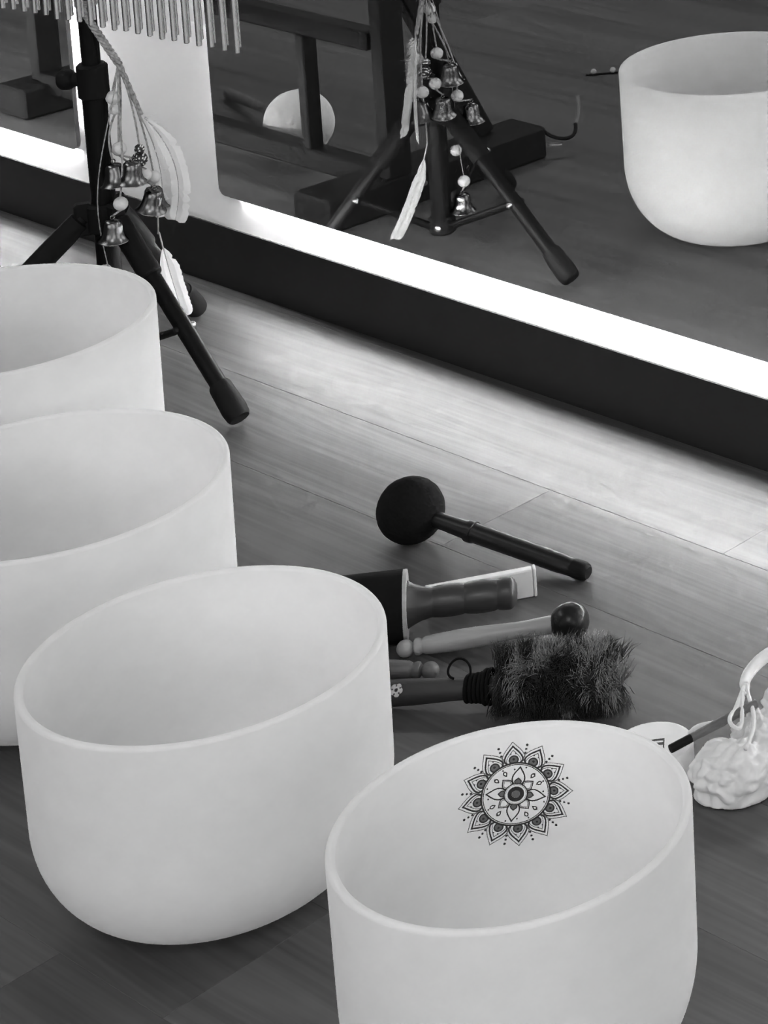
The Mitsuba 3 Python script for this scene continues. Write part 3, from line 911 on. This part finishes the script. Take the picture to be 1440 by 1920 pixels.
part(k, 'drawstring', tube(curve([bagpt(-0.046, 0.034, 0.048), bagpt(-0.026, 0.036, 0.054), bagpt(-0.012, 0.034, 0.058), bagpt(-0.004, 0.046, 0.063), bagpt(0.001, 0.064, 0.064), bagpt(0.006, 0.080, 0.063)], 40), 0.0022, 8), 'mat_cotton', True)
part(k, 'drawstring', tube(curve([bagpt(0.000, 0.060, 0.064), bagpt(-0.006, 0.040, 0.062), bagpt(-0.011, 0.022, 0.060), bagpt(-0.006, 0.016, 0.058), bagpt(-0.001, 0.030, 0.060), bagpt(0.003, 0.058, 0.064)], 40), 0.0019, 8), 'mat_cotton', True)
part(k, 'drawstring', tube(curve([bagpt(0.006, 0.078, 0.063), bagpt(0.007, 0.050, 0.062), bagpt(0.009, 0.028, 0.058), bagpt(0.005, 0.008, 0.053), bagpt(0.000, -0.004, 0.050)], 30), 0.0019, 8), 'mat_cotton', True)
part(k, 'drawstring', tube(curve([bagpt(0.004, 0.074, 0.062), bagpt(0.006, 0.094, 0.060), bagpt(0.018, 0.114, 0.062), bagpt(0.034, 0.126, 0.063), bagpt(0.056, 0.126, 0.060), bagpt(0.076, 0.112, 0.050)], 36), np.linspace(0.0045, 0.0080, 36), 10), 'mat_cotton', True)

# dark stick leaning on the bag
k = thing('wooden_stick', 'thin dark wooden stick with a black tip resting on the white cotton bag', 'stick')
a, b = V(-1.4040, -0.5020, 0.0530), V(-1.3850, -0.4300, 0.0600)
d = unit(b - a)
part(k, 'tip', lathe_along([(0, 0), (0.0036, 0), (0.0038, 0.001), (0.0038, 0.020), (0, 0.020)], a, b, 20), 'mat_rubber')
part(k, 'shaft', lathe_along([(0, 0.0195), (0.0036, 0.0195), (0.0042, 0.05), (0.0036, 0.085), (0, 0.086)], a, b, 20), 'mat_mid_wood')

# ------------------------------------------------------------------ things that the mirrors show
k = thing('instrument_rack', 'black rack of rails and uprights on foot beams, seen in the mirror behind the tripod', 'rack')
yF = -0.315
part(k, 'lower_rail', place(bevel_box(0.03, 0.033, 0.86, 0.003), (-3.26, yF, 0.049), (1, 0, 0)), 'mat_frame', False)
part(k, 'upper_rail', place(bevel_box(0.03, 0.029, 0.86, 0.003), (-3.26, yF, 0.254), (1, 0, 0)), 'mat_frame', False)
part(k, 'upright', place(bevel_box(0.023, 0.042, 0.95, 0.002), (-2.8085, -0.321, 0.526), (0, 0, 1), hint=(0, 1, 0)), 'mat_frame', False)
part(k, 'upright', place(bevel_box(0.023, 0.042, 0.95, 0.002), (-3.700, -0.321, 0.526), (0, 0, 1), hint=(0, 1, 0)), 'mat_frame', False)
part(k, 'upright', place(bevel_box(0.019, 0.025, 0.176, 0.002), (-2.9865, -0.3125, 0.1520), (0, 0, 1), hint=(0, 1, 0)), 'mat_frame', False)
part(k, 'top_rail', place(bevel_box(0.04, 0.04, 0.946, 0.003), (-3.25, yF, 1.020), (1, 0, 0)), 'mat_frame', False)
part(k, 'foot_beam', place(bevel_box(0.08, 0.051, 0.40, 0.004), (-2.838, -0.395, 0.0256), (0, 1, 0)), 'mat_frame', False)
part(k, 'foot_beam', place(bevel_box(0.08, 0.051, 0.28, 0.004), (-3.700, -0.395, 0.0256), (0, 1, 0)), 'mat_frame', False)
p0, p1 = V(-2.868, -0.395, 0.31), V(-2.860, -0.522, 0.050)
part(k, 'strut', place(bevel_box(0.03, 0.03, np.linalg.norm(p1 - p0), 0.003), (p0 + p1) / 2, p1 - p0), 'mat_frame', False)
for x, y, z in ((-2.7965, -0.44, 0.03), (-2.7965, -0.36, 0.03)):
    part(k, 'bolt', lathe_along([(0, 0), (0.004, 0), (0.004, 0.003), (0, 0.004)], V(x, y, z), V(x + 1, y, z), 12), 'mat_steel')
k = thing('tie_cord', 'thin black cord with a pale end beside the rack foot, in the mirror', 'cord')
part(k, 'cord', tube(curve([V(-2.812, -0.596, 0.046), V(-2.800, -0.602, 0.034), V(-2.785, -0.622, 0.026), V(-2.795, -0.650, 0.040)], 24), 0.0028, 8), 'mat_rubber', True)
part(k, 'metal_tag', place(bevel_box(0.010, 0.003, 0.02, 0.0008), V(-2.792, -0.606, 0.020), V(0.7, -0.7, 0)), 'mat_steel', False)
part(k, 'pale_end', tube(curve([V(-2.795, -0.650, 0.040), V(-2.806, -0.668, 0.052), V(-2.812, -0.672, 0.078)], 16), 0.0030, 8), 'mat_mid_wood', True)

k = thing('ball_mallet', 'white ball mallet with a thin handle behind the rack, in the mirror', 'mallet')
c = V(-3.132, -0.393, 0.053); e = V(-3.49, -0.510, 0.010)
m = trimesh.creation.icosphere(subdivisions=4, radius=0.053)
m.vertices *= 1 + 0.012 * (np.sin(m.vertices[:, 2] * 160) > 0.9)[:, None] * -1
m.apply_translation(c)
part(k, 'head', m, 'mat_white_felt', True)
L = np.linalg.norm(e - c)
part(k, 'handle', lathe_along([(0, 0.045), (0.008, 0.045), (0.0075, L * 0.5), (0.0095, L * 0.97), (0.006, L), (0, L)], c, e, 24), 'mat_mid_wood')

k = thing('bead_string', 'black strap with small pale beads on the floor, in the mirror beside the bowl', 'bead string')
pts = curve([V(-3.075, -0.925, 0.003), V(-3.052, -0.950, 0.003), V(-3.02, -0.990, 0.003), V(-2.97, -1.03, 0.003)], 24)
part(k, 'strap', tube(pts - V(0, 0, 0.0012), 0.0016, 8), 'mat_rubber', True)
for i in range(2, 24, 5):
    part(k, 'bead', ball(pts[i] + V(0, 0, 0.0040), 0.0050, 2), 'mat_pale_wood', True)
